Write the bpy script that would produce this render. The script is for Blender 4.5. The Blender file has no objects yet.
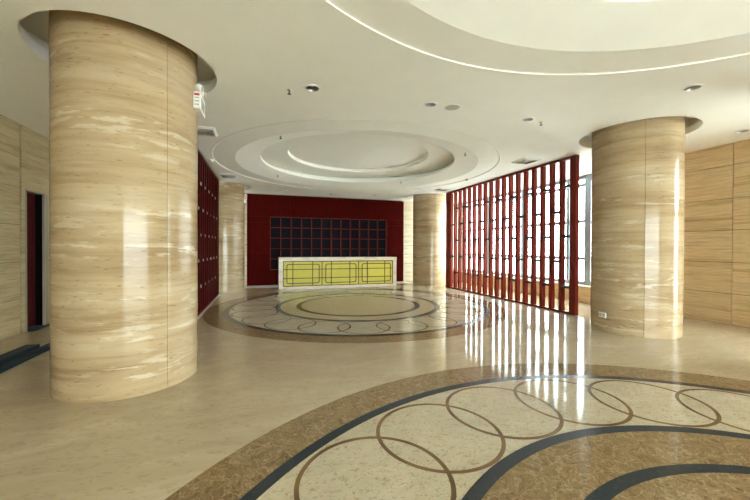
import bpy, bmesh, math, random
from mathutils import Matrix, Vector
random.seed(7)
PI = math.pi
scene = bpy.context.scene
C = bpy.context.collection

# ------------------------------------------------------------------ camera
CAM = Vector((-2.365, 0.058, 1.5))
cam_d = bpy.data.cameras.new('camera')
cam_d.sensor_width = 36.0
cam_d.lens = 36.0 * 341.36 / 750.0
cam_d.clip_start = 0.05
cam = bpy.data.objects.new('camera', cam_d)
C.objects.link(cam)
cam.matrix_world = (Matrix.Translation(CAM) @ Matrix.Rotation(math.radians(-17.976), 4, 'Z')
                    @ Matrix.Rotation(PI / 2 - 0.0073, 4, 'X') @ Matrix.Rotation(0.0036, 4, 'Z'))
scene.camera = cam

# ------------------------------------------------------------------ sky, exposure
world = bpy.data.worlds.new('overcast_sky')
scene.world = world
world.use_nodes = True
bg = world.node_tree.nodes['Background']
bg.inputs['Color'].default_value = (0.91, 1.0, 1.0, 1)
bg.inputs['Strength'].default_value = 14.0
scene.view_settings.view_transform = 'Standard'
scene.view_settings.look = 'None'
scene.view_settings.gamma = 1.0
scene.view_settings.use_curve_mapping = False
scene.view_settings.exposure = 1.25
cy = scene.cycles
cy.use_denoising = True
cy.max_bounces = 14
cy.diffuse_bounces = 9
cy.glossy_bounces = 5
cy.transparent_max_bounces = 24
cy.sample_clamp_indirect = 12.0
cy.caustics_reflective = False
cy.caustics_refractive = False

# ------------------------------------------------------------------ materials
def new_mat(name):
    m = bpy.data.materials.new(name)
    m.use_nodes = True
    nt = m.node_tree
    return m, nt, nt.nodes['Principled BSDF']

def N(nt, kind, **kw):
    n = nt.nodes.new(kind)
    for k, v in kw.items():
        if k.startswith('i_'):
            n.inputs[k[2:].replace('_', ' ')].default_value = v
        else:
            setattr(n, k, v)
    return n

def plain(name, col, rough=0.5, metal=0.0, spec=0.5, noise=0.0, coat=0.0):
    m, nt, b = new_mat(name)
    b.inputs['Roughness'].default_value = rough
    b.inputs['Metallic'].default_value = metal
    b.inputs['Specular IOR Level'].default_value = spec
    b.inputs['Coat Weight'].default_value = coat
    b.inputs['Coat Roughness'].default_value = 0.1
    if noise:
        g = N(nt, 'ShaderNodeNewGeometry')
        t = N(nt, 'ShaderNodeTexNoise', i_Scale=3.0, i_Detail=5.0)
        nt.links.new(g.outputs['Position'], t.inputs['Vector'])
        r = N(nt, 'ShaderNodeValToRGB')
        r.color_ramp.elements[0].position = 0.3
        r.color_ramp.elements[1].position = 0.7
        r.color_ramp.elements[0].color = tuple(c * (1 - noise) for c in col) + (1,)
        r.color_ramp.elements[1].color = tuple(min(1, c * (1 + noise)) for c in col) + (1,)
        nt.links.new(t.outputs['Fac'], r.inputs['Fac'])
        nt.links.new(r.outputs['Color'], b.inputs['Base Color'])
    else:
        b.inputs['Base Color'].default_value = tuple(col) + (1,)
    return m

def ramp(nt, stops):
    r = N(nt, 'ShaderNodeValToRGB')
    e = r.color_ramp.elements
    while len(e) < len(stops):
        e.new(0.5)
    for i, (p, c) in enumerate(stops):
        e[i].position = p
        e[i].color = tuple(c) + (1,)
    return r

def travertine(name, dark, mid, light, sx=0.55, sz=5.5, patch=0.6, rough=0.16, vary=3.0, patch_lo=0.6, fine=0.35):
    """vein-cut travertine: horizontal bands in z with cream blotches"""
    m, nt, b = new_mat(name)
    L = nt.links.new
    g = N(nt, 'ShaderNodeNewGeometry')
    oi = N(nt, 'ShaderNodeObjectInfo')
    off = N(nt, 'ShaderNodeVectorMath', operation='SCALE')
    off.inputs[0].default_value = (3.1, 7.7, vary)
    L(oi.outputs['Random'], off.inputs['Scale'])
    add = N(nt, 'ShaderNodeVectorMath', operation='ADD')
    L(g.outputs['Position'], add.inputs[0])
    L(off.outputs['Vector'], add.inputs[1])
    def coords(a, c):
        mp = N(nt, 'ShaderNodeMapping')
        mp.inputs['Scale'].default_value = (a, a, c)
        L(add.outputs['Vector'], mp.inputs['Vector'])
        return mp
    n1 = N(nt, 'ShaderNodeTexNoise', i_Scale=1.0, i_Detail=7.0, i_Roughness=0.6, i_Distortion=0.15)
    L(coords(sx, sz).outputs['Vector'], n1.inputs['Vector'])
    r1 = ramp(nt, [(0.30, dark), (0.48, mid), (0.68, tuple(0.5 * (a + c) for a, c in zip(mid, light)))])
    L(n1.outputs['Fac'], r1.inputs['Fac'])
    # cream blotches
    n2 = N(nt, 'ShaderNodeTexNoise', i_Scale=1.0, i_Detail=4.0, i_Roughness=0.55, i_Distortion=0.15)
    L(coords(sx * 3.0, sz * 3.4).outputs['Vector'], n2.inputs['Vector'])
    r2 = ramp(nt, [(patch_lo, (0, 0, 0)), (patch_lo + 0.06, (patch,) * 3)])
    L(n2.outputs['Fac'], r2.inputs['Fac'])
    mx = N(nt, 'ShaderNodeMix', data_type='RGBA')
    L(r2.outputs['Color'], mx.inputs['Factor'])
    L(r1.outputs['Color'], mx.inputs['A'])
    mx.inputs['B'].default_value = tuple(light) + (1,)
    # fine fibres and pits
    n3 = N(nt, 'ShaderNodeTexNoise', i_Scale=1.0, i_Detail=5.0, i_Roughness=0.7)
    L(coords(sx * 6, sz * 9).outputs['Vector'], n3.inputs['Vector'])
    r3 = ramp(nt, [(0.36, (1 - fine,) * 3), (0.55, (1, 1, 1))])
    L(n3.outputs['Fac'], r3.inputs['Fac'])
    mu = N(nt, 'ShaderNodeMix', data_type='RGBA', blend_type='MULTIPLY')
    mu.inputs['Factor'].default_value = 1.0
    L(mx.outputs['Result'], mu.inputs['A'])
    L(r3.outputs['Color'], mu.inputs['B'])
    L(mu.outputs['Result'], b.inputs['Base Color'])
    b.inputs['Specular IOR Level'].default_value = 0.22
    b.inputs['Roughness'].default_value = rough
    return m

def column_stone(name, dark, mid, light):
    """vein-cut travertine of the columns: soft wide bands, thin fibres, cream lenses, small pits"""
    m, nt, b = new_mat(name)
    L = nt.links.new
    g = N(nt, 'ShaderNodeNewGeometry')
    def noise(a, c, **kw):
        mp = N(nt, 'ShaderNodeMapping')
        mp.inputs['Scale'].default_value = (a, a, c)
        L(g.outputs['Position'], mp.inputs['Vector'])
        t = N(nt, 'ShaderNodeTexNoise', i_Scale=1.0, **kw)
        L(mp.outputs['Vector'], t.inputs['Vector'])
        return t.outputs['Fac']
    def rmp(src, stops):
        r = ramp(nt, stops)
        L(src, r.inputs['Fac'])
        return r.outputs['Color']
    def mix(kind, fac, a, c):
        x = N(nt, 'ShaderNodeMix', data_type='RGBA', blend_type=kind)
        for sock, val in (('Factor', fac), ('A', a), ('B', c)):
            if hasattr(val, 'links'):
                L(val, x.inputs[sock])
            else:
                x.inputs[sock].default_value = val
        return x.outputs['Result']
    base = rmp(noise(0.5, 2.4, i_Detail=4.0, i_Roughness=0.55, i_Distortion=0.3), [(0.34, dark), (0.5, mid), (0.68, tuple(0.65 * p + 0.35 * q for p, q in zip(mid, light)))])
    fib = rmp(noise(0.9, 16.0, i_Detail=5.0, i_Roughness=0.6, i_Distortion=0.2), [(0.32, (0.80, 0.76, 0.70)), (0.55, (1, 1, 1))])
    col = mix('MULTIPLY', 1.0, base, fib)
    lens = rmp(noise(2.3, 15.0, i_Detail=6.0, i_Roughness=0.62, i_Distortion=0.35), [(0.545, (0, 0, 0)), (0.60, (0.8, 0.8, 0.8))])
    mask = rmp(noise(0.6, 4.0, i_Detail=3.0), [(0.45, (0, 0, 0)), (0.58, (1, 1, 1))])
    col = mix('MIX', mix('MULTIPLY', 1.0, lens, mask), col, tuple(light) + (1,))
    pit = rmp(noise(12.0, 60.0, i_Detail=3.0), [(0.30, (0.72, 0.66, 0.58)), (0.37, (1, 1, 1))])
    col = mix('MULTIPLY', 1.0, col, pit)
    L(col, b.inputs['Base Color'])
    b.inputs['Specular IOR Level'].default_value = 0.22
    b.inputs['Roughness'].default_value = 0.12
    return m

def marble(name, base, vein, pale, scale=1.6, rough=0.07, amount=0.6, aniso=(1, 1, 1), spec=0.24):
    """polished floor stone: cloudy base with short veins"""
    m, nt, b = new_mat(name)
    L = nt.links.new
    g = N(nt, 'ShaderNodeNewGeometry')
    mp = N(nt, 'ShaderNodeMapping')
    mp.inputs['Scale'].default_value = aniso
    mp.inputs['Rotation'].default_value = (0, 0, 0.5)
    L(g.outputs['Position'], mp.inputs['Vector'])
    n1 = N(nt, 'ShaderNodeTexNoise', i_Scale=scale, i_Detail=8.0, i_Roughness=0.65, i_Distortion=0.7)
    L(mp.outputs['Vector'], n1.inputs['Vector'])
    r1 = ramp(nt, [(0.3, tuple(0.86 * c for c in base)), (0.55, base), (0.72, pale)])
    L(n1.outputs['Fac'], r1.inputs['Fac'])
    n2 = N(nt, 'ShaderNodeTexNoise', i_Scale=scale * 9, i_Detail=4.0, i_Roughness=0.6, i_Distortion=1.4)
    L(mp.outputs['Vector'], n2.inputs['Vector'])
    r2 = ramp(nt, [(0.55, (0, 0, 0)), (0.63, (amount,) * 3)])
    L(n2.outputs['Fac'], r2.inputs['Fac'])
    mx = N(nt, 'ShaderNodeMix', data_type='RGBA')
    L(r2.outputs['Color'], mx.inputs['Factor'])
    L(r1.outputs['Color'], mx.inputs['A'])
    mx.inputs['B'].default_value = tuple(vein) + (1,)
    L(mx.outputs['Result'], b.inputs['Base Color'])
    b.inputs['Roughness'].default_value = rough
    b.inputs['Specular IOR Level'].default_value = spec
    b.inputs['IOR'].default_value = 1.4
    return m

def emperador(name, dark, mid, vein, rough=0.08, spec=0.25):
    """brown marble with a web of pale veins"""
    m, nt, b = new_mat(name)
    L = nt.links.new
    g = N(nt, 'ShaderNodeNewGeometry')
    d = N(nt, 'ShaderNodeTexNoise', i_Scale=5.0, i_Detail=5.0)
    L(g.outputs['Position'], d.inputs['Vector'])
    sc = N(nt, 'ShaderNodeVectorMath', operation='SCALE')
    sc.inputs['Scale'].default_value = 0.6
    L(d.outputs['Color'], sc.inputs[0])
    ad = N(nt, 'ShaderNodeVectorMath', operation='ADD')
    L(g.outputs['Position'], ad.inputs[0])
    L(sc.outputs['Vector'], ad.inputs[1])
    n1 = N(nt, 'ShaderNodeTexNoise', i_Scale=14.0, i_Detail=9.0, i_Roughness=0.78, i_Distortion=1.0)
    L(ad.outputs['Vector'], n1.inputs['Vector'])
    r1 = ramp(nt, [(0.3, dark), (0.52, mid), (0.72, tuple(0.6 * a + 0.4 * c for a, c in zip(mid, vein)))])
    L(n1.outputs['Fac'], r1.inputs['Fac'])
    v = N(nt, 'ShaderNodeTexVoronoi', feature='DISTANCE_TO_EDGE', i_Scale=9.0)
    L(ad.outputs['Vector'], v.inputs['Vector'])
    r2 = ramp(nt, [(0.0, (0.5,) * 3), (0.06, (0, 0, 0))])
    L(v.outputs['Distance'], r2.inputs['Fac'])
    mx = N(nt, 'ShaderNodeMix', data_type='RGBA')
    L(r2.outputs['Color'], mx.inputs['Factor'])
    L(r1.outputs['Color'], mx.inputs['A'])
    mx.inputs['B'].default_value = tuple(vein) + (1,)
    L(mx.outputs['Result'], b.inputs['Base Color'])
    b.inputs['Roughness'].default_value = rough
    b.inputs['Specular IOR Level'].default_value = spec
    b.inputs['IOR'].default_value = 1.4
    return m

def wood(name, dark, mid, rough=0.3, spec=0.08):
    m, nt, b = new_mat(name)
    L = nt.links.new
    g = N(nt, 'ShaderNodeNewGeometry')
    mp = N(nt, 'ShaderNodeMapping')
    mp.inputs['Scale'].default_value = (14, 14, 1.2)
    L(g.outputs['Position'], mp.inputs['Vector'])
    n1 = N(nt, 'ShaderNodeTexNoise', i_Scale=1.5, i_Detail=5.0, i_Roughness=0.6)
    L(mp.outputs['Vector'], n1.inputs['Vector'])
    r1 = ramp(nt, [(0.3, dark), (0.7, mid)])
    L(n1.outputs['Fac'], r1.inputs['Fac'])
    L(r1.outputs['Color'], b.inputs['Base Color'])
    b.inputs['Roughness'].default_value = rough
    b.inputs['Specular IOR Level'].default_value = spec
    return m

def glass_pane(name, tint=(0.64, 0.665, 0.66)):
    m = bpy.data.materials.new(name)
    m.use_nodes = True
    nt = m.node_tree
    nt.nodes.clear()
    out = N(nt, 'ShaderNodeOutputMaterial')
    tr = N(nt, 'ShaderNodeBsdfTransparent')
    tr.inputs['Color'].default_value = tuple(tint) + (1,)
    gl = N(nt, 'ShaderNodeBsdfGlossy')
    gl.inputs['Roughness'].default_value = 0.02
    lw = N(nt, 'ShaderNodeLayerWeight')
    lw.inputs['Blend'].default_value = 0.5
    pw5 = N(nt, 'ShaderNodeMath', operation='POWER')
    pw5.inputs[1].default_value = 5.0
    nt.links.new(lw.outputs['Facing'], pw5.inputs[0])
    fr = N(nt, 'ShaderNodeMath', operation='MULTIPLY_ADD')
    fr.inputs[1].default_value = 0.92
    fr.inputs[2].default_value = 0.06
    nt.links.new(pw5.outputs['Value'], fr.inputs[0])
    mx = N(nt, 'ShaderNodeMixShader')
    nt.links.new(fr.outputs['Value'], mx.inputs['Fac'])
    nt.links.new(tr.outputs['BSDF'], mx.inputs[1])
    nt.links.new(gl.outputs['BSDF'], mx.inputs[2])
    nt.links.new(mx.outputs['Shader'], out.inputs['Surface'])
    return m

M = {}
M['column'] = column_stone('column_travertine', (0.32, 0.225, 0.125), (0.435, 0.33, 0.20), (0.55, 0.47, 0.345))
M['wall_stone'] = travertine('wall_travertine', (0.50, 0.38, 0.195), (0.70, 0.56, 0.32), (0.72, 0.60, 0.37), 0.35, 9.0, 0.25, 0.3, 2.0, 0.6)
M['wall_stone_shaded'] = travertine('shaded_wall_travertine', (0.37, 0.285, 0.145), (0.47, 0.375, 0.205), (0.56, 0.47, 0.28), 0.35, 9.0, 0.25, 0.3, 2.0, 0.6)  # same wall stone in a darker tone, painting in the left side's shade
M['back_stone'] = travertine('cream_travertine', (0.58, 0.48, 0.33), (0.66, 0.57, 0.42), (0.74, 0.67, 0.54), 0.5, 6.0, 0.3, 0.25, 2.0)
M['counter_stone'] = travertine('counter_marble', (0.60, 0.52, 0.38), (0.70, 0.62, 0.48), (0.78, 0.72, 0.6), 0.6, 5.0, 0.3, 0.2, 2.0)
M['core'] = plain('dark_mortar', (0.10, 0.07, 0.035), 0.9, spec=0.05)
M['floor'] = marble('floor_marble', (0.475, 0.395, 0.27), (0.31, 0.235, 0.145), (0.55, 0.475, 0.345), 1.3, 0.06, 0.45, (0.9, 2.2, 1), 0.3)
M['cream'] = marble('medallion_cream_marble', (0.50, 0.44, 0.32), (0.27, 0.215, 0.135), (0.56, 0.50, 0.385), 3.0, 0.07, 0.75, (1, 1.5, 1))
M['brown'] = emperador('medallion_brown_marble', (0.075, 0.045, 0.02), (0.235, 0.16, 0.078), (0.48, 0.38, 0.24))
M['tan'] = emperador('medallion_tan_marble', (0.26, 0.195, 0.11), (0.38, 0.30, 0.185), (0.56, 0.47, 0.33), 0.28, 0.1)
M['granite'] = marble('black_granite', (0.030, 0.037, 0.043), (0.10, 0.115, 0.125), (0.048, 0.056, 0.063), 30, 0.2, 0.35, spec=0.15)
M['line'] = plain('circle_inlay_brown', (0.15, 0.095, 0.045), 0.12, spec=0.25, noise=0.4)
M['white_strip'] = marble('white_veined_floor', (0.80, 0.77, 0.70), (0.6, 0.56, 0.5), (0.85, 0.82, 0.77), 1.5, 0.1, 0.3)
M['ceiling'] = plain('ceiling_paint', (0.87, 0.87, 0.82), 0.75, spec=0.2, noise=0.015)
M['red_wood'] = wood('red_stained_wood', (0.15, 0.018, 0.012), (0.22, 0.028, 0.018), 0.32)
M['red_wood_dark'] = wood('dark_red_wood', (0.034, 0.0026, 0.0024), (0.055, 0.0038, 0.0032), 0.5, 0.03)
M['back_red'] = wood('red_wall_veneer', (0.040, 0.0022, 0.0018), (0.062, 0.0034, 0.0026), 0.6, 0.015)
M['cubby'] = plain('dark_cubby_lining', (0.008, 0.009, 0.014), 0.8, spec=0.1)
M['divider'] = wood('shelf_divider_veneer', (0.10, 0.010, 0.006), (0.14, 0.014, 0.009), 0.45)
M['steel'] = plain('brushed_steel', (0.62, 0.56, 0.47), 0.35, 1.0)
M['trim'] = plain('pale_trim', (0.55, 0.48, 0.38), 0.4, 0.6)
M['white'] = plain('white_plastic', (0.80, 0.80, 0.77), 0.35)
M['grey'] = plain('grey_plastic', (0.35, 0.36, 0.36), 0.4)
M['dark'] = plain('dark_metal', (0.03, 0.032, 0.032), 0.4, 0.3)
M['reflector'] = plain('lamp_reflector', (0.35, 0.36, 0.33), 0.3, 0.9)
M['lens'] = plain('lamp_lens', (0.5, 0.52, 0.48), 0.15, 0.0)
M['vent'] = plain('vent_slats', (0.42, 0.40, 0.34), 0.5)
M['mullion'] = plain('blue_grey_aluminium', (0.26, 0.35, 0.40), 0.4, 0.3)
M['bar'] = plain('dark_blue_steel', (0.010, 0.024, 0.033), 0.6, 0.0, spec=0.15, noise=0.2)
M['glass'] = glass_pane('window_glass')
M['tinted'] = glass_pane('added_entrance_glass', (0.92, 0.95, 0.94))  # nearly clear panes of the added front glazing
M['lime'] = plain('yellow_green_glass', (0.60, 0.53, 0.085), 0.5, spec=0.2, noise=0.05)
M['bronze'] = plain('dark_bronze_bar', (0.075, 0.048, 0.012), 0.45, 0.2)
M['red'] = plain('red_sticker', (0.45, 0.04, 0.04), 0.5)
M['door'] = wood('dark_red_door', (0.05, 0.005, 0.005), (0.075, 0.008, 0.007), 0.4)
M['jamb'] = plain('grey_door_casing', (0.25, 0.23, 0.18), 0.5)
M['ground'] = plain('pale_bounce_ground', (0.78, 0.77, 0.74), 0.8, noise=0.1)  # unseen ground, made pale to bounce daylight up to the ceiling
M['black'] = plain('near_black_matt', (0.006, 0.006, 0.007), 0.9, spec=0.03)

# ------------------------------------------------------------------ mesh helpers
class MB:
    """collects faces of ONE mesh; every face group keeps its own verts so edges stay crisp"""
    def __init__(self):
        self.v, self.f, self.s = [], [], []
    def quadstrip(self, ringA, ringB, closed=False, smooth=True):
        n = len(ringA)
        b = len(self.v)
        self.v += list(ringA) + list(ringB)
        for i in range(n if closed else n - 1):
            j = (i + 1) % n
            self.f.append((b + i, b + j, b + n + j, b + n + i))
            self.s.append(smooth)
        return self
    def poly(self, pts):
        b = len(self.v)
        self.v += list(pts)
        self.f.append(tuple(range(b, b + len(pts))))
        self.s.append(False)
        return self
    def box(self, x0, x1, y0, y1, z0, z1):
        p = [(x0, y0, z0), (x1, y0, z0), (x1, y1, z0), (x0, y1, z0), (x0, y0, z1), (x1, y0, z1), (x1, y1, z1), (x0, y1, z1)]
        b = len(self.v)
        self.v += p
        for q in ((3, 2, 1, 0), (4, 5, 6, 7), (0, 1, 5, 4), (1, 2, 6, 5), (2, 3, 7, 6), (3, 0, 4, 7)):
            self.f.append(tuple(b + i for i in q))
            self.s.append(False)
        return self
    def bevel_box(self, x0, x1, y0, y1, z0, z1, e=0.006):
        bm = bmesh.new()
        bmesh.ops.create_cube(bm, size=1)
        for v in bm.verts:
            v.co = Vector((x0 + (v.co.x + .5) * (x1 - x0), y0 + (v.co.y + .5) * (y1 - y0), z0 + (v.co.z + .5) * (z1 - z0)))
        bmesh.ops.bevel(bm, geom=bm.edges[:], offset=e, segments=1, affect='EDGES')
        bm.verts.index_update()
        b = len(self.v)
        self.v += [tuple(v.co) for v in bm.verts]
        for f in bm.faces:
            self.f.append(tuple(b + v.index for v in f.verts))
            self.s.append(False)
        bm.free()
        return self
    def lathe(self, prof, c=(0, 0, 0), n=48, a0=0.0, a1=2 * PI):
        full = abs(a1 - a0 - 2 * PI) < 1e-6
        k = n if full else n + 1
        ring = lambda r, z: [(c[0] + r * math.cos(a0 + (a1 - a0) * i / n), c[1] + r * math.sin(a0 + (a1 - a0) * i / n), c[2] + z) for i in range(k)]
        for (r0, z0), (r1, z1) in zip(prof[:-1], prof[1:]):
            if r1 < 1e-6:
                self.poly(ring(r0, z0))
            elif r0 < 1e-6:
                self.poly(ring(r1, z1)[::-1])
            else:
                self.quadstrip(ring(r0, z0), ring(r1, z1), full)
        return self
    def cyl(self, c, r, z0, z1, n=20):
        return self.lathe([(0, z0), (r, z0), (r, z1), (0, z1)], c, n)
    def tube(self, a, b, r, n=12):
        a, b = Vector(a), Vector(b)
        d = (b - a).normalized()
        u = d.orthogonal().normalized()
        w = d.cross(u)
        ra = [tuple(a + r * (math.cos(t) * u + math.sin(t) * w)) for t in [2 * PI * i / n for i in range(n)]]
        rb = [tuple(Vector(p) + (b - a)) for p in ra]
        self.quadstrip(ra, rb, True)
        self.poly(ra[::-1]).poly(rb)
        return self
    def ball(self, c, r, n=16, m=8, zs=1.0):
        prof = [(0, -r * zs)] + [(r * math.cos(t), r * zs * math.sin(t)) for t in [-PI / 2 + PI * i / m for i in range(1, m)]] + [(0, r * zs)]
        return self.lathe(prof, c, n)
    def mesh(self, name):
        me = bpy.data.meshes.new(name)
        me.from_pydata([tuple(p) for p in self.v], [], self.f)
        me.polygons.foreach_set('use_smooth', self.s)
        bm = bmesh.new()
        bm.from_mesh(me)
        bmesh.ops.recalc_face_normals(bm, faces=bm.faces[:]) if len(bm.faces) < 40 else None
        bm.to_mesh(me)
        bm.free()
        me.update()
        return me
    def build(self, name, mat, parent=None, label=None):
        return link(name, self.mesh(name), mat, parent, label)

def link(name, me, mat=None, parent=None, label=None, loc=None, rz=None):
    o = bpy.data.objects.new(name, me)
    C.objects.link(o)
    if mat is not None and me is not None and not me.materials:
        me.materials.append(M[mat])
    if parent is not None:
        o.parent = parent
    if label:
        o['label'] = label
    if loc is not None:
        o.location = loc
    if rz is not None:
        o.rotation_euler = (0, 0, rz)
    return o

def thing(name, label, cat, loc=(0, 0, 0), rz=0.0, group=None):
    o = link(name, None, loc=loc, rz=rz)
    o['label'] = label
    o['category'] = cat
    if group:
        o['group'] = group
    return o

def structure(o):
    o['kind'] = 'structure'
    return o

def copy_tree(o, parent=None, loc=None, rz=None, label=None):
    c = o.copy()
    C.objects.link(c)
    c.parent = parent
    if loc is not None:
        c.location = loc
    if rz is not None:
        c.rotation_euler = (0, 0, rz)
    if label:
        c['label'] = label
    for ch in list(o.children):
        copy_tree(ch, c)
    return c

# ------------------------------------------------------------------ dimensions
H = 3.588                       # ceiling height
XL, XR = -6.33, 6.40            # side walls
YF, YB = -6.50, 14.20           # unseen front with added glazing behind the photographer, back wall
COLS = [(-3.821, 4.655), (4.127, 4.569), (-3.70, 12.82), (4.10, 12.72)]
CR, RECESS_R, RECESS_D = 0.680, 0.894, 0.32
NEAR_C, FAR_C = (0.0, 0.0), (0.0, 8.743)
NEAR_D, FAR_D = (-0.04, -0.07), (0.03, 8.87)
DOME_R = 3.56
COURSES = [0.0, 0.61, 1.23, 1.87, 2.50, 3.155, H]

# ------------------------------------------------------------------ floor
floor = structure(MB().box(XL - 0.5, XR + 0.3, YF - 0.3, YB + 0.3, -0.2, 0.0).build('floor', 'floor'))

def ring(name, mat, c, r0, r1, z, n=160, label=None):
    mb = MB()
    if r0 <= 0:
        mb.lathe([(r1, 0), (r1, z), (0, z)], (c[0], c[1], 0), n)
    else:
        mb.lathe([(r1, 0), (r1, z), (r0, z), (r0, 0)], (c[0], c[1], 0), n)
    return mb.build(name, mat, floor, label)

def medallion(c, radii, width, start_deg, lw=0.031):
    R1, R2, R3, R4 = radii
    ring('border_band', 'brown', c, R2, R1, 0.002, label='wide brown marble border band of the floor medallion')
    ring('granite_ring', 'granite', c, R2 - width, R2, 0.003, label='outer black granite ring')
    ring('cream_band', 'cream', c, R3, R2 - width, 0.002, label='cream marble band between the black rings')
    ring('granite_ring', 'granite', c, R3 - width, R3, 0.003, label='middle black granite ring')
    ring('inner_band', 'brown' if c == NEAR_C else 'tan', c, R4, R3 - width, 0.002, label='brown marble band inside the middle black ring')
    ring('granite_ring', 'granite', c, R4 - width, R4, 0.003, label='innermost black granite ring')
    ring('centre_disc', 'brown' if c == NEAR_C else 'tan', c, 0, R4 - width, 0.002, label='brown marble centre disc')
    rc = 0.5 * (R3 + R2 - width) - 0.01
    rad = 0.5 * (R2 - width - R3) - 0.015
    me = None
    for k in range(22):
        a = math.radians(start_deg + k * 360 / 22)
        if me is None:
            me = MB().lathe([(rad, 0), (rad, 0.0035), (rad - lw, 0.0035), (rad - lw, 0)], (0, 0, 0), 64).mesh('circle_inlay')
        # neighbours overlap: alternate heights by a hair
        link('circle_inlay', me, 'line', floor, loc=(c[0] + rc * math.cos(a), c[1] + rc * math.sin(a), 0.0004 * (k % 2)))

medallion(NEAR_C, (3.755, 3.346, 2.205, 1.690), 0.092, 79.2)
medallion(FAR_C, (3.664, 3.263, 2.110, 1.600), 0.125, 77.0, 0.026)
ring_mb = MB().box(-3.45, 3.6, 13.32, 14.10, 0.0, 0.004)  # strip whiter than the floor around it
ring_mb.build('white_floor_strip', 'white_strip', floor, 'white floor strip along the red shelf wall')

# ------------------------------------------------------------------ ceiling with round openings
DOWN = [(-1.77, 4.59, .095), (-0.06, 4.56, .085), (1.71, 4.58, .085), (2.92, 3.02, .095), (5.70, 3.82, .095),
        (-1.63, 13.17, .085), (0.12, 13.31, .085), (1.82, 12.99, .085)]
SPEAKER = (0.29, 4.55, .115)
def ceiling_mesh():
    bm = bmesh.new()
    def loop(pts):
        vs = [bm.verts.new((x, y, H)) for x, y in pts]
        for i in range(len(vs)):
            bm.edges.new((vs[i], vs[(i + 1) % len(vs)]))
    circ = lambda c, r, n: [(c[0] + r * math.cos(2 * PI * i / n), c[1] + r * math.sin(2 * PI * i / n)) for i in range(n)]
    loop([(XL - .3, YF - .3), (XR + .3, YF - .3), (XR + .3, YB + .3), (XL - .3, YB + .3)])
    for c in COLS:
        loop(circ(c, RECESS_R, 96))
    for c in (NEAR_D, FAR_D):
        loop(circ(c, DOME_R, 192))
    for x, y, r in DOWN:
        loop(circ((x, y), r, 24))
    loop(circ(SPEAKER, SPEAKER[2], 24))
    bmesh.ops.triangle_fill(bm, edges=bm.edges[:], use_beauty=True)
    for f in bm.faces:
        if f.normal.z > 0:
            f.normal_flip()
    me = bpy.data.meshes.new('ceiling')
    bm.to_mesh(me)
    bm.free()
    return me
ceiling = structure(link('ceiling', ceiling_mesh(), 'ceiling'))
for c in COLS:
    MB().lathe([(RECESS_R, 0), (RECESS_R, .12), (RECESS_R + .2, .12), (RECESS_R + .2, RECESS_D), (CR - .02, RECESS_D)], (c[0], c[1], H), 96).build('column_recess', 'ceiling', ceiling, 'round recess in the ceiling around a column')
DOME = [(3.56, 0), (3.556, -0.004), (3.535, -0.004), (3.53, 0.0), (3.53, 0.007), (3.50, 0.012), (3.05, 0.004), (2.48, 0.125),
        (2.48, 0.185), (2.78, 0.19), (2.78, 0.31), (1.84, 0.33), (1.83, 0.335), (1.83, 0.42), (0.0, 0.42)]
for c in (NEAR_D, FAR_D):
    MB().lathe(DOME, (c[0], c[1], H), 192).build('ceiling_dome', 'ceiling', ceiling, 'stepped round dome recessed in the ceiling')

# ------------------------------------------------------------------ walls
def wall_panels(wall, axis, at, depth, spans, mat, courses=COURSES, gap=0.010):
    """stone panels on a wall; axis 'x': wall plane x=at, panels run along y"""
    for (a0, a1) in spans:
        for z0, z1 in zip(courses[:-1], courses[1:]):
            mb = MB()
            lo, hi = a0 + gap / 2, a1 - gap / 2
            zz0, zz1 = z0 + gap / 2, z1 - gap / 2
            if axis == 'x':
                mb.bevel_box(min(at, at + depth), max(at, at + depth), lo, hi, zz0, zz1, 0.002)
            else:
                mb.bevel_box(lo, hi, min(at, at + depth), max(at, at + depth), zz0, zz1, 0.002)
            mb.build('stone_panel', mat, wall)

def spans(a, b, w):
    n = max(1, round(abs(b - a) / w))
    return [(a + (b - a) * i / n, a + (b - a) * (i + 1) / n) for i in range(n)]

# right wall: stone pier between the two glazed stretches
PIER0, PIER1 = 2.90, 6.20
wall_right = structure(MB().box(XR + .03, XR + .30, PIER0, PIER1, 0, H).build('wall_right', 'core'))
wall_panels(wall_right, 'x', XR, .03, [(PIER0, 4.28), (4.28, 5.62), (5.62, PIER1)], 'wall_stone')

wall_r2 = structure(MB().box(XR + .03, XR + .30, YF - .3, 1.6, 0, H).build('wall_right_near', 'core'))
wall_panels(wall_r2, 'x', XR, .03, spans(YF - .3, 1.6, 1.4), 'wall_stone')

# left wall with a narrow doorway
D0, D1, DH = 7.63, 8.14, 2.47
mb = MB()
mb.box(XL - .25, XL - .03, YF - .3, D0, 0, H).box(XL - .25, XL - .03, D1, 12.75, 0, H).box(XL - .25, XL - .03, D0, D1, DH, H)
mb.box(XL - .25, XL - .03, 14.08, YB + .3, 0, H)
wall_left = structure(mb.build('wall_left', 'core'))
wall_panels(wall_left, 'x', XL, -.03, spans(YF - .3, 7.475, 1.4), 'wall_stone_shaded')
wall_panels(wall_left, 'x', XL, -.03, [(7.505, D0 - .02)], 'wall_stone_shaded', [0, DH + .02])
wall_panels(wall_left, 'x', XL, -.03, [(7.505, 9.3)], 'wall_stone_shaded', [DH + .02, 3.155, H])
wall_panels(wall_left, 'x', XL, -.03, [(D1 + .12, 9.3)], 'wall_stone_shaded', [0, .61, 1.23, 1.87, DH + .02])
wall_panels(wall_left, 'x', XL, -.03, spans(9.3, 12.75, 1.2), 'wall_stone_shaded')
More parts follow.
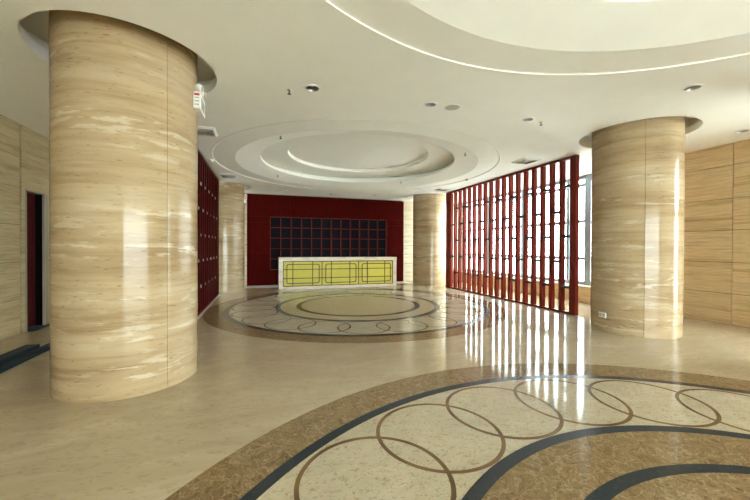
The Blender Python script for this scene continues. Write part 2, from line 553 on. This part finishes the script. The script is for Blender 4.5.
# narrow doorway with a near-black far reveal
door = structure(MB().bevel_box(XL - .17, XL - .13, D0, D1, 0.012, DH, .003).build('door_1', 'door'))
door['label'] = 'narrow dark red door set back in the stone wall'
MB().box(XL - .25, XL + .012, D0 - .022, D0, 0, DH + .02).box(XL - .25, XL + .012, D0, D1, DH, DH + .02).build('door_casing', 'jamb', door)
MB().box(XL - .02, XL + .012, D1, D1 + .12, 0, DH + .02).build('door_casing', 'jamb', door)
MB().box(XL - .25, XL - .02, D1 - .004, D1 + .004, 0, DH).build('door_reveal', 'black', door, 'dark reveal beside the door')
MB().box(XL - .02, XL + .018, D1 - .014, D1, 0, DH).build('casing_strip', 'trim', door)
MB().box(XL - .13, XL + .10, D0, D1 + .12, 0.0, .012).build('threshold', 'bar', door)
MB().tube((XL - .13, D0 + .07, 1.03), (XL - .08, D0 + .07, 1.03), .012).build('door_handle', 'steel', door)
# back wall
wall_back = structure(MB().box(XL - .25, XR + .3, YB + .03, YB + .3, 0, H).build('wall_back', 'core'))
wall_panels(wall_back, 'y', YB, .03, spans(XL, -3.0, .83) + spans(3.50, XR, .725), 'back_stone', [H * i / 9 for i in range(10)])

# ------------------------------------------------------------------ glazing
def glazing(n, axis, at, a0, a1, posts, z0, transoms, label, head=H, wide=(), pane='glass'):
    w = structure(link('window_%d' % n, None))
    w['label'] = label
    def bx(a, b, d0, d1, zl, zh):
        mb = MB()
        if axis == 'x':
            return mb.bevel_box(at + d0, at + d1, a, b, zl, zh, .004)
        return mb.bevel_box(a, b, at + d0, at + d1, zl, zh, .004)
    for p in posts:
        ww = .11 if p in wide else .05
        bx(p - ww, p + ww, -.02 if p not in wide else -.06, .13, z0, head).build('mullion', 'mullion', w)
    lv = [z0 + .045] + list(transoms) + [head - .045]
    for z in lv:
        for p, q in zip(posts[:-1], posts[1:]):
            pw = .11 if p in wide else .05
            qw = .11 if q in wide else .05
            bx(p + pw, q - qw, 0, .11, z - .045, z + .045).build('transom', 'mullion', w)
    for p, q in zip(posts[:-1], posts[1:]):
        for zl, zh in zip(lv[:-1], lv[1:]):
            mb = MB()
            if axis == 'x':
                mb.poly([(at + .06, p, zl), (at + .06, q, zl), (at + .06, q, zh), (at + .06, p, zh)])
            else:
                mb.poly([(p, at + .06, zl), (q, at + .06, zl), (q, at + .06, zh), (p, at + .06, zh)])
            mb.build('pane', pane, w)
    return w

T = [1.20, 2.28, 3.33]
glazing(1, 'x', XR, PIER1, YB, [PIER1 + .03, 7.39, 8.10, 10.04, 11.98, YB], .45, T, 'glazing with blue-grey mullions behind the red lattice screen', wide=(7.39,))
glazing(2, 'x', XR, 1.6, PIER0, [1.63, PIER0 - .03], .02, T, 'floor to ceiling glazing beside the near floor medallion')
wall_front = structure(MB().box(XL - .25, XR + .3, YF - .3, YF - .03, 2.9, H).build('wall_front', 'ceiling'))
MB().box(XL - .25, -2.5, YF - .3, YF - .03, 0, 2.9).build('wall_section', 'ceiling', wall_front)
glazing(4, 'y', YF - .2, -2.5, XR, [-2.45, -.5, 1.45, 3.4, 5.35, XR], .02, [1.2, 2.28], 'unseen entrance glazing added behind the photographer for daylight', head=2.9, pane='tinted')  # unseen glazing, added to light the hall more evenly
glazing(3, 'x', XL - .15, 12.75, 14.08, [12.78, 14.05], .02, [2.28], 'narrow window beside the red shelf wall')
sill = structure(MB().box(6.06, XR + .3, PIER1, YB, 0, .42).build('wall_sill', 'core'))
for a, b in spans(PIER1, YB, 1.2):
    MB().bevel_box(6.03, 6.06, a + .002, b - .002, 0, .42, .002).build('stone_panel', 'wall_stone', sill)
MB().bevel_box(6.01, XR, PIER1, YB, .42, .45, .004).build('sill_slab', 'counter_stone', sill)
structure(MB().box(-60, 60, -60, 70, -.6, -.25).build('ground', 'ground'))

# ------------------------------------------------------------------ columns
def column(c, joint_az, label):
    t = thing('travertine_column', label, 'column', (c[0], c[1], 0), 0, 'round travertine columns of the hall')
    top = H + RECESS_D
    MB().lathe([(CR - .02, 0), (CR - .02, top)], (0, 0, 0), 64).build('column_core', 'core', t)
    g = 0.005
    # azimuth measured from +y towards +x; convert to angle from +x
    a_first = PI / 2 - joint_az
    for k in range(3):
        a0 = a_first + k * 2 * PI / 3 + g / CR / 2
        a1 = a_first + (k + 1) * 2 * PI / 3 - g / CR / 2
        mb = MB()
        mb.lathe([(CR - .02, .002), (CR, .002), (CR, top), (CR - .02, top)], (0, 0, 0), 40, a0, a1)
        for a in (a0, a1):
            mb.poly([((CR - .02) * math.cos(a), (CR - .02) * math.sin(a), .002), (CR * math.cos(a), CR * math.sin(a), .002),
                     (CR * math.cos(a), CR * math.sin(a), top), ((CR - .02) * math.cos(a), (CR - .02) * math.sin(a), top)])
        mb.build('stone_panel', 'column', t)
    return t
def facing(c, px_sin):
    d = Vector((CAM.x - c[0], CAM.y - c[1]))
    return math.atan2(d.x, d.y) - math.asin(px_sin)
column(COLS[0], facing(COLS[0], .46), 'travertine column carrying an emergency light, beside two dark steel bars')
column(COLS[1], facing(COLS[1], .20), 'travertine column with a white socket near its foot, beside the stone pier')
column(COLS[2], facing(COLS[2], -.2), 'travertine column between the dark red lattice and the red shelf wall')
column(COLS[3], facing(COLS[3], .3), 'travertine column between the reception counter and the window-side lattice')

# ------------------------------------------------------------------ lattice screens
SP = 0.2925
SW = 0.085
def lattice(name, label, x0, x1, y0, n, wood_mat, link_mat, base):
    """posts at both ends, n slats between, short staggered links; x0..x1 is the thickness"""
    t = thing(name, label, 'lattice screen', ((x0 + x1) / 2, y0, 0), 0)
    d = (x1 - x0) / 2
    top = H - .002
    zb = .0
    L_ = .155 + SP * (n + 1) - SW + .36
    if base:  # pale strips at foot and head of the screen
        MB().bevel_box(-d - .05, d + .05, -.02, L_, 0, .02, .003).build('base_strip', 'trim', t, 'pale strip along the foot')
        MB().bevel_box(-d - .03, d + .03, -.02, L_, top - .02, top, .003).build('head_strip', 'trim', t, 'pale strip along the ceiling')
        zb = .02
        top -= .02
    MB().bevel_box(-d, d, 0, .155, zb, top, .004).build('end_post', wood_mat, t)
    MB().bevel_box(-d, d, L_ - .36, L_, zb, top, .004).build('end_post', wood_mat, t)
    MB().bevel_box(-d, d, .155, L_ - .36, top - .06, top, .004).build('top_rail', wood_mat, t)
    MB().bevel_box(-d, d, .155, L_ - .36, zb, zb + .05, .004).build('bottom_rail', wood_mat, t)
    me = MB().bevel_box(-d, d, 0, SW, zb + .05, top - .06, .003).mesh('slat')
    ml = MB().box(-d + .006, d - .006, 0, SP - SW, -.03, .03).mesh('link_bar')
    ys = []
    for k in range(n):
        y = .155 + SP * (k + 1) - SW
        ys.append(y)
        link('slat', me, wood_mat, t, loc=(0, y, 0))
    edges = [.155] + [y + SW for y in ys]
    ends = ys + [L_ - .36]
    for k, (a, b) in enumerate(zip(edges, ends)):
        # gaps counted from the far end alternate between two and three links
        j = n - k
        for z in ((1.19, 2.345) if j % 2 == 0 else (.61, 1.77, 2.92)):
            if abs((b - a) - (SP - SW)) < .002:
                link('link_bar', ml, link_mat, t, loc=(0, a, z))
            else:
                MB().box(-d + .006, d - .006, a, b, z - .03, z + .03).build('link_bar', link_mat, t)
    return t
lattice('lattice_screen', 'red wooden lattice screen with staggered links in front of the windows', 4.215, 4.325, 5.91, 17, 'red_wood', 'dark', False)  # links coloured dark to look backlit by the windows
lattice('lattice_screen', 'dark red wooden lattice screen with pale links, beside the narrow doorway', -3.79, -3.71, 5.95, 17, 'red_wood_dark', 'steel', True)  # same links coloured pale to look lit from the front
lattice('lattice_screen', 'red wooden lattice screen beside the near floor medallion, before the near glazing', 4.215, 4.325, -2.95, 17, 'red_wood', 'dark', False)  # links keep the dark backlit tone

# ------------------------------------------------------------------ red shelf wall with cubbies
X0, X1, YW, ZT = -3.0, 3.52, 14.08, 3.54
S0, S1, ST, SB = -2.14, 2.72, 2.70, 0.60
sw = thing('shelf_wall', 'tall dark red wall panel with a grid of dark cubbyholes behind the counter', 'shelf wall', (0, YW, 0))
Yf, Yr = 0.0, 0.115
def sp(name, x0, x1, z0, z1, mat, y0=Yf, y1=Yr, e=.003):
    return MB().bevel_box(x0, x1, y0, y1, z0, z1, e).build(name, mat, sw)
for z0, z1 in ((.0, 1.23), (1.23, 2.46), (2.46, ST)):
    g = .0025
    sp('veneer_panel', X0, S0, z0 + g, z1 - g, 'back_red')
    sp('veneer_panel', S1, X1, z0 + g, z1 - g, 'back_red')
for a, b in spans(X0, X1, 1.63):
    sp('veneer_panel', a + .001, b - .001, ST + .002, ZT, 'back_red')
for a, b in spans(S0, S1, 1.22):
    sp('veneer_panel', a + .001, b - .001, .0, SB, 'back_red')
MB().box(X0, X1, Yr, Yr + .004, 0, ZT).build('backing_board', 'back_red', sw)
sp('cubby_back', S0, S1, SB, ST, 'cubby', Yr - .012, Yr)
cw, chh = (S1 - S0) / 12, (ST - SB) / 5
for k in range(13):
    x = S0 + k * cw
    sp('divider', x - .016, x + .016, SB, ST, 'divider', -.004, Yr - .012, .002)
for k in range(6):
    z = SB + k * chh
    for j in range(12):
        sp('shelf', S0 + j * cw + .016, S0 + (j + 1) * cw - .016, z - .014, z + .014, 'divider', -.002, Yr - .012, .002)

# ------------------------------------------------------------------ reception counter
KX0, KX1, KY, KH = -1.88, 2.55, 12.48, 1.135
k_ = thing('reception_counter', 'pale marble reception counter with yellow-green glass front and bronze fretwork', 'counter', ((KX0 + KX1) / 2, KY, 0))
hw = (KX1 - KX0) / 2
def kp(name, x0, x1, y0, y1, z0, z1, mat, e=.004, par=None):
    return MB().bevel_box(x0, x1, y0, y1, z0, z1, e).build(name, mat, par or k_)
kp('worktop', -hw, hw, -.02, .70, KH - .13, KH, 'counter_stone', .008)
kp('side_panel', -hw, -hw + .14, 0, .66, 0, KH - .13, 'counter_stone')
kp('side_panel', hw - .14, hw, 0, .66, 0, KH - .13, 'counter_stone')
kp('plinth', -hw + .14, hw - .14, .01, .66, 0, .10, 'counter_stone')
kp('rear_panel', -hw + .14, hw - .14, .60, .66, .10, KH - .13, 'counter_stone')
gx0, gx1, gz0, gz1 = -hw + .14, hw - .14, .10, KH - .13
pw = (gx1 - gx0) / 3
for i in range(3):
    kp('glass_panel', gx0 + i * pw + .002, gx0 + (i + 1) * pw - .002, .035, .06, gz0, gz1, 'lime')
def zz(f):
    return gz1 - f * (gz1 - gz0)
bt = .015
for f in (0.0, .33, .68, 1.0):
    z = min(max(zz(f), gz0 + bt), gz1 - bt)
    kp('fret_bar', gx0, gx1, .018, .034, z - bt, z + bt, 'bronze', .002)
for i in range(3):
    a = gx0 + i * pw
    for f in (0.0, .25, .755):
        x = a + f * pw + (bt if i == 0 and f == 0 else 0)
        kp('fret_bar', x - bt, x + bt, .016, .034, gz0, gz1, 'bronze', .002)
    # rounded rectangle
    xa, xb, za, zb_ = a + .10 * pw, a + .925 * pw, zz(.88), zz(.13)
    def outline(o, r):
        pts = []
        for cx, cz, t0 in ((xb - o - r, zb_ - o - r, 0), (xa + o + r, zb_ - o - r, 1), (xa + o + r, za + o + r, 2), (xb - o - r, za + o + r, 3)):
            for q in range(6):
                t = (t0 + q / 5) * PI / 2
                pts.append((cx + r * math.cos(t), cz + r * math.sin(t)))
        return pts
    po, pi_ = outline(-bt, .07), outline(bt, .05)
    F = lambda p, y: [(x, y, z) for x, z in p]
    mb = MB()
    mb.quadstrip(F(po, .014), F(pi_, .014), True, False)
    mb.quadstrip(F(po, .034), F(po, .014), True, True)
    mb.quadstrip(F(pi_, .014), F(pi_, .034), True, True)
    mb.build('fret_frame', 'bronze', k_)
kp('fret_bar', gx1 - 2 * bt, gx1, .016, .034, gz0, gz1, 'bronze', .002)

# ------------------------------------------------------------------ dark steel bars on the floor
def bar(label, x0, x1, y0, y1, h):
    t = thing('steel_bar', label, 'bar', ((x0 + x1) / 2, (y0 + y1) / 2, 0), 0, 'dark steel bars on the floor')
    w, l = (x1 - x0) / 2, (y1 - y0) / 2
    MB().bevel_box(-w, w, -l, l, 0, h * .35, .004).build('lower_flange', 'bar', t)
    MB().bevel_box(-w, -w + .02, -l, l, h * .35, h, .003).build('web', 'bar', t)
    MB().bevel_box(w - .02, w, -l, l, h * .35, h, .003).build('web', 'bar', t)
    MB().bevel_box(-w + .02, w - .02, -l + .03, l - .01, h * .72, h * .98, .003).build('upper_flange', 'bar', t)
bar('dark blue steel bar on the floor, farther from the large column', -5.66, -5.50, 3.6, 6.34, .07)
bar('dark blue steel bar on the floor, nearer the large column', -5.44, -5.31, 3.6, 6.75, .05)

# ------------------------------------------------------------------ emergency lights
def emergency(label, loc, rz):
    """mounted on a vertical face; local +x points out of the column, z=0 at the foot of the box"""
    t = thing('emergency_light', label, 'emergency light', loc, rz, 'emergency lights on the columns')
    MB().bevel_box(.0, .075, -.17, .17, 0, .20, .008).build('housing', 'white', t)
    MB().bevel_box(.075, .079, -.12, .12, .03, .15, .001).build('face_plate', 'lens', t, 'pale grey face plate')
    MB().bevel_box(.01, .065, -.172, -.169, .15, .175, .0005).build('sticker', 'red', t, 'red sticker strip')
    for z in (.04, .08, .12):
        MB().bevel_box(.015, .06, -.172, -.169, z, z + .012, .0005).build('vent_slot', 'grey', t)
    for s in (-1, 1):
        y = .09 * s
        h_ = MB().tube((.04, y, .20), (.04, y, .235), .012).build('lamp_neck', 'grey', t)
        lm = MB()
        lm.ball((.045, y, .275), .045, 16, 8)
        hd = lm.build('lamp_head', 'white', t)
        MB().tube((.08, y, .272), (.094, y, .270), .034, 16).build('lamp_lens', 'lens', hd)
    return t
e0 = emergency('white twin-head emergency light on the large column by the steel bars', (COLS[0][0] + CR - .012, COLS[0][1] + .02, 3.12), 0)
copy_tree(e0, None, (COLS[2][0] + CR - .012, COLS[2][1] + .03, 3.02), 0, 'small twin-head emergency light on the column beside the red shelf wall')

# ------------------------------------------------------------------ socket on the column
az = facing(COLS[1], -.66)
sx, sy = COLS[1][0] + CR * math.sin(az), COLS[1][1] + CR * math.cos(az)
s = thing('wall_socket', 'small white twin wall socket low on the travertine column', 'socket', (sx, sy, .30), PI / 2 - az)
MB().bevel_box(-.008, .012, -.075, .075, -.045, .045, .003).build('face_plate', 'white', s)
for yy in (-.036, .036):
    o = MB().bevel_box(.012, .015, yy - .026, yy + .026, -.028, .028, .001).build('socket_insert', 'lens', s)
    for dz in (-.01, .01):
        MB().box(.015, .0155, yy - .01, yy + .01, dz - .002, dz + .002).build('slot', 'dark', o)

# ------------------------------------------------------------------ ceiling fittings
def downlight(x, y, r, label, speaker=False):
    t = thing('ceiling_speaker' if speaker else 'downlight', label, 'speaker' if speaker else 'downlight', (x, y, H), 0, None if speaker else 'recessed downlights')
    MB().lathe([(r - .002, .004), (r + .018, .0), (r + .016, -.006), (r - .008, -.008), (r - .008, .004)], (0, 0, 0), 32).build('trim_ring', 'white', t)
    if speaker:
        MB().lathe([(r - .008, -.002), (r * .5, -.004), (0, -.005)], (0, 0, 0), 32).build('grille', 'vent', t)
        MB().lathe([(r - .008, .004), (r - .008, .1), (0, .1)], (0, 0, 0), 32).build('housing', 'dark', t)
    else:
        MB().lathe([(r - .008, -.002), (r * .75, .07), (r * .45, .11), (0, .115)], (0, 0, 0), 32).build('reflector', 'reflector', t)
        MB().lathe([(0, .02), (.02, .022), (.026, .05), (.02, .11)], (0, 0, 0), 16).build('bulb', 'lens', t)
dl_labels = ['recessed downlight beside the sprinkler on the large column side of the ceiling', 'recessed downlight right next to the round ceiling speaker',
             'recessed downlight beside the sprinkler on the window side of the ceiling', 'recessed downlight between the near dome and the socket column',
             'recessed downlight near the stone pier', 'small recessed downlight before the red shelf wall, on the dark lattice side',
             'small recessed downlight before the middle of the red shelf wall', 'small recessed downlight before the red shelf wall, on the window side']
for (x, y, r), lb in zip(DOWN, dl_labels):
    downlight(x, y, r, lb)
downlight(SPEAKER[0], SPEAKER[1], SPEAKER[2], 'round ceiling speaker with grey grille between the two ceiling domes', True)

def vent(x, y, sz, label):
    t = thing('air_vent', label, 'air vent', (x, y, H), 0, 'square ceiling air vents')
    def frame(a, b, z0, z1, name, mat):
        mb = MB()
        A = lambda q, z: [(-q, -q, z), (q, -q, z), (q, q, z), (-q, q, z)]
        mb.quadstrip(A(a, z0), A(b, z1), True, False)
        mb.quadstrip(A(b, z1), A(b, z1 + .006), True, False)
        mb.quadstrip(A(b, z1 + .006), A(a, z0 + .006), True, False)
        mb.quadstrip(A(a, z0 + .006), A(a, z0), True, False)
        return mb.build(name, mat, t)
    q = sz / 2
    MB().box(-q * .9, q * .9, -q * .9, q * .9, -.002, -.0005).build('backing', 'dark', t)
    frame(q, q * .84, -.006, -.03, 'outer_frame', 'white')
    for a in (.78, .56, .34):
        frame(q * a, q * (a - .13), -.010, -.034, 'louvre', 'vent')
    MB().bevel_box(-q * .14, q * .14, -q * .14, q * .14, -.03, -.024, .001).build('centre_plate', 'vent', t)
vent(-3.42, 6.86, .46, 'square ceiling vent above the dark red lattice, nearer the large column')
vent(-3.36, 10.90, .46, 'square ceiling vent above the far end of the dark red lattice')
vent(3.58, 6.72, .46, 'square ceiling vent near the front end of the window-side lattice')
vent(3.70, 10.92, .46, 'square ceiling vent near the far end of the window-side lattice')

def sprinkler(x, y, z, label):
    t = thing('sprinkler', label, 'sprinkler', (x, y, z), 0, 'ceiling sprinklers')
    MB().lathe([(.035, 0), (.03, -.008), (.012, -.01)], (0, 0, 0), 16).build('escutcheon', 'steel', t)
    MB().tube((0, 0, 0), (0, 0, -.05), .009).build('stem', 'dark', t)
    MB().cyl((0, 0, 0), .024, -.056, -.05, 12).build('deflector', 'dark', t)
sprinkler(-2.05, 4.74, H, 'sprinkler on the flat ceiling on the large column side')
sprinkler(1.99, 4.60, H, 'sprinkler on the flat ceiling on the window side')
def dome_z(x, y):
    r = math.hypot(x - FAR_D[0], y - FAR_D[1])
    return H + .004 + (3.05 - r) / .57 * .121
for x, y, side in ((-2.07, 6.80, 'dark lattice side, away from the counter'), (-1.98, 10.70, 'dark lattice side, toward the counter'),
                   (1.95, 6.78, 'window side, away from the counter'), (1.95, 10.60, 'window side, toward the counter')):
    sprinkler(x, y, dome_z(x, y) + .002, 'sprinkler on the far ceiling dome rim, ' + side)
def detector(x, y, label):
    t = thing('smoke_detector', label, 'detector', (x, y, H), 0, 'smoke detectors')
    MB().lathe([(.055, 0), (.055, -.015), (.0, -.015)], (0, 0, 0), 24).build('base', 'white', t)
    MB().lathe([(.045, -.015), (.042, -.035), (.025, -.05), (0, -.052)], (0, 0, 0), 24).build('sensor_head', 'grey' if x > 0 else 'white', t)
detector(-3.56, 9.05, 'white smoke detector beside the dark red lattice')
detector(3.48, 9.06, 'grey smoke detector beside the window-side lattice')
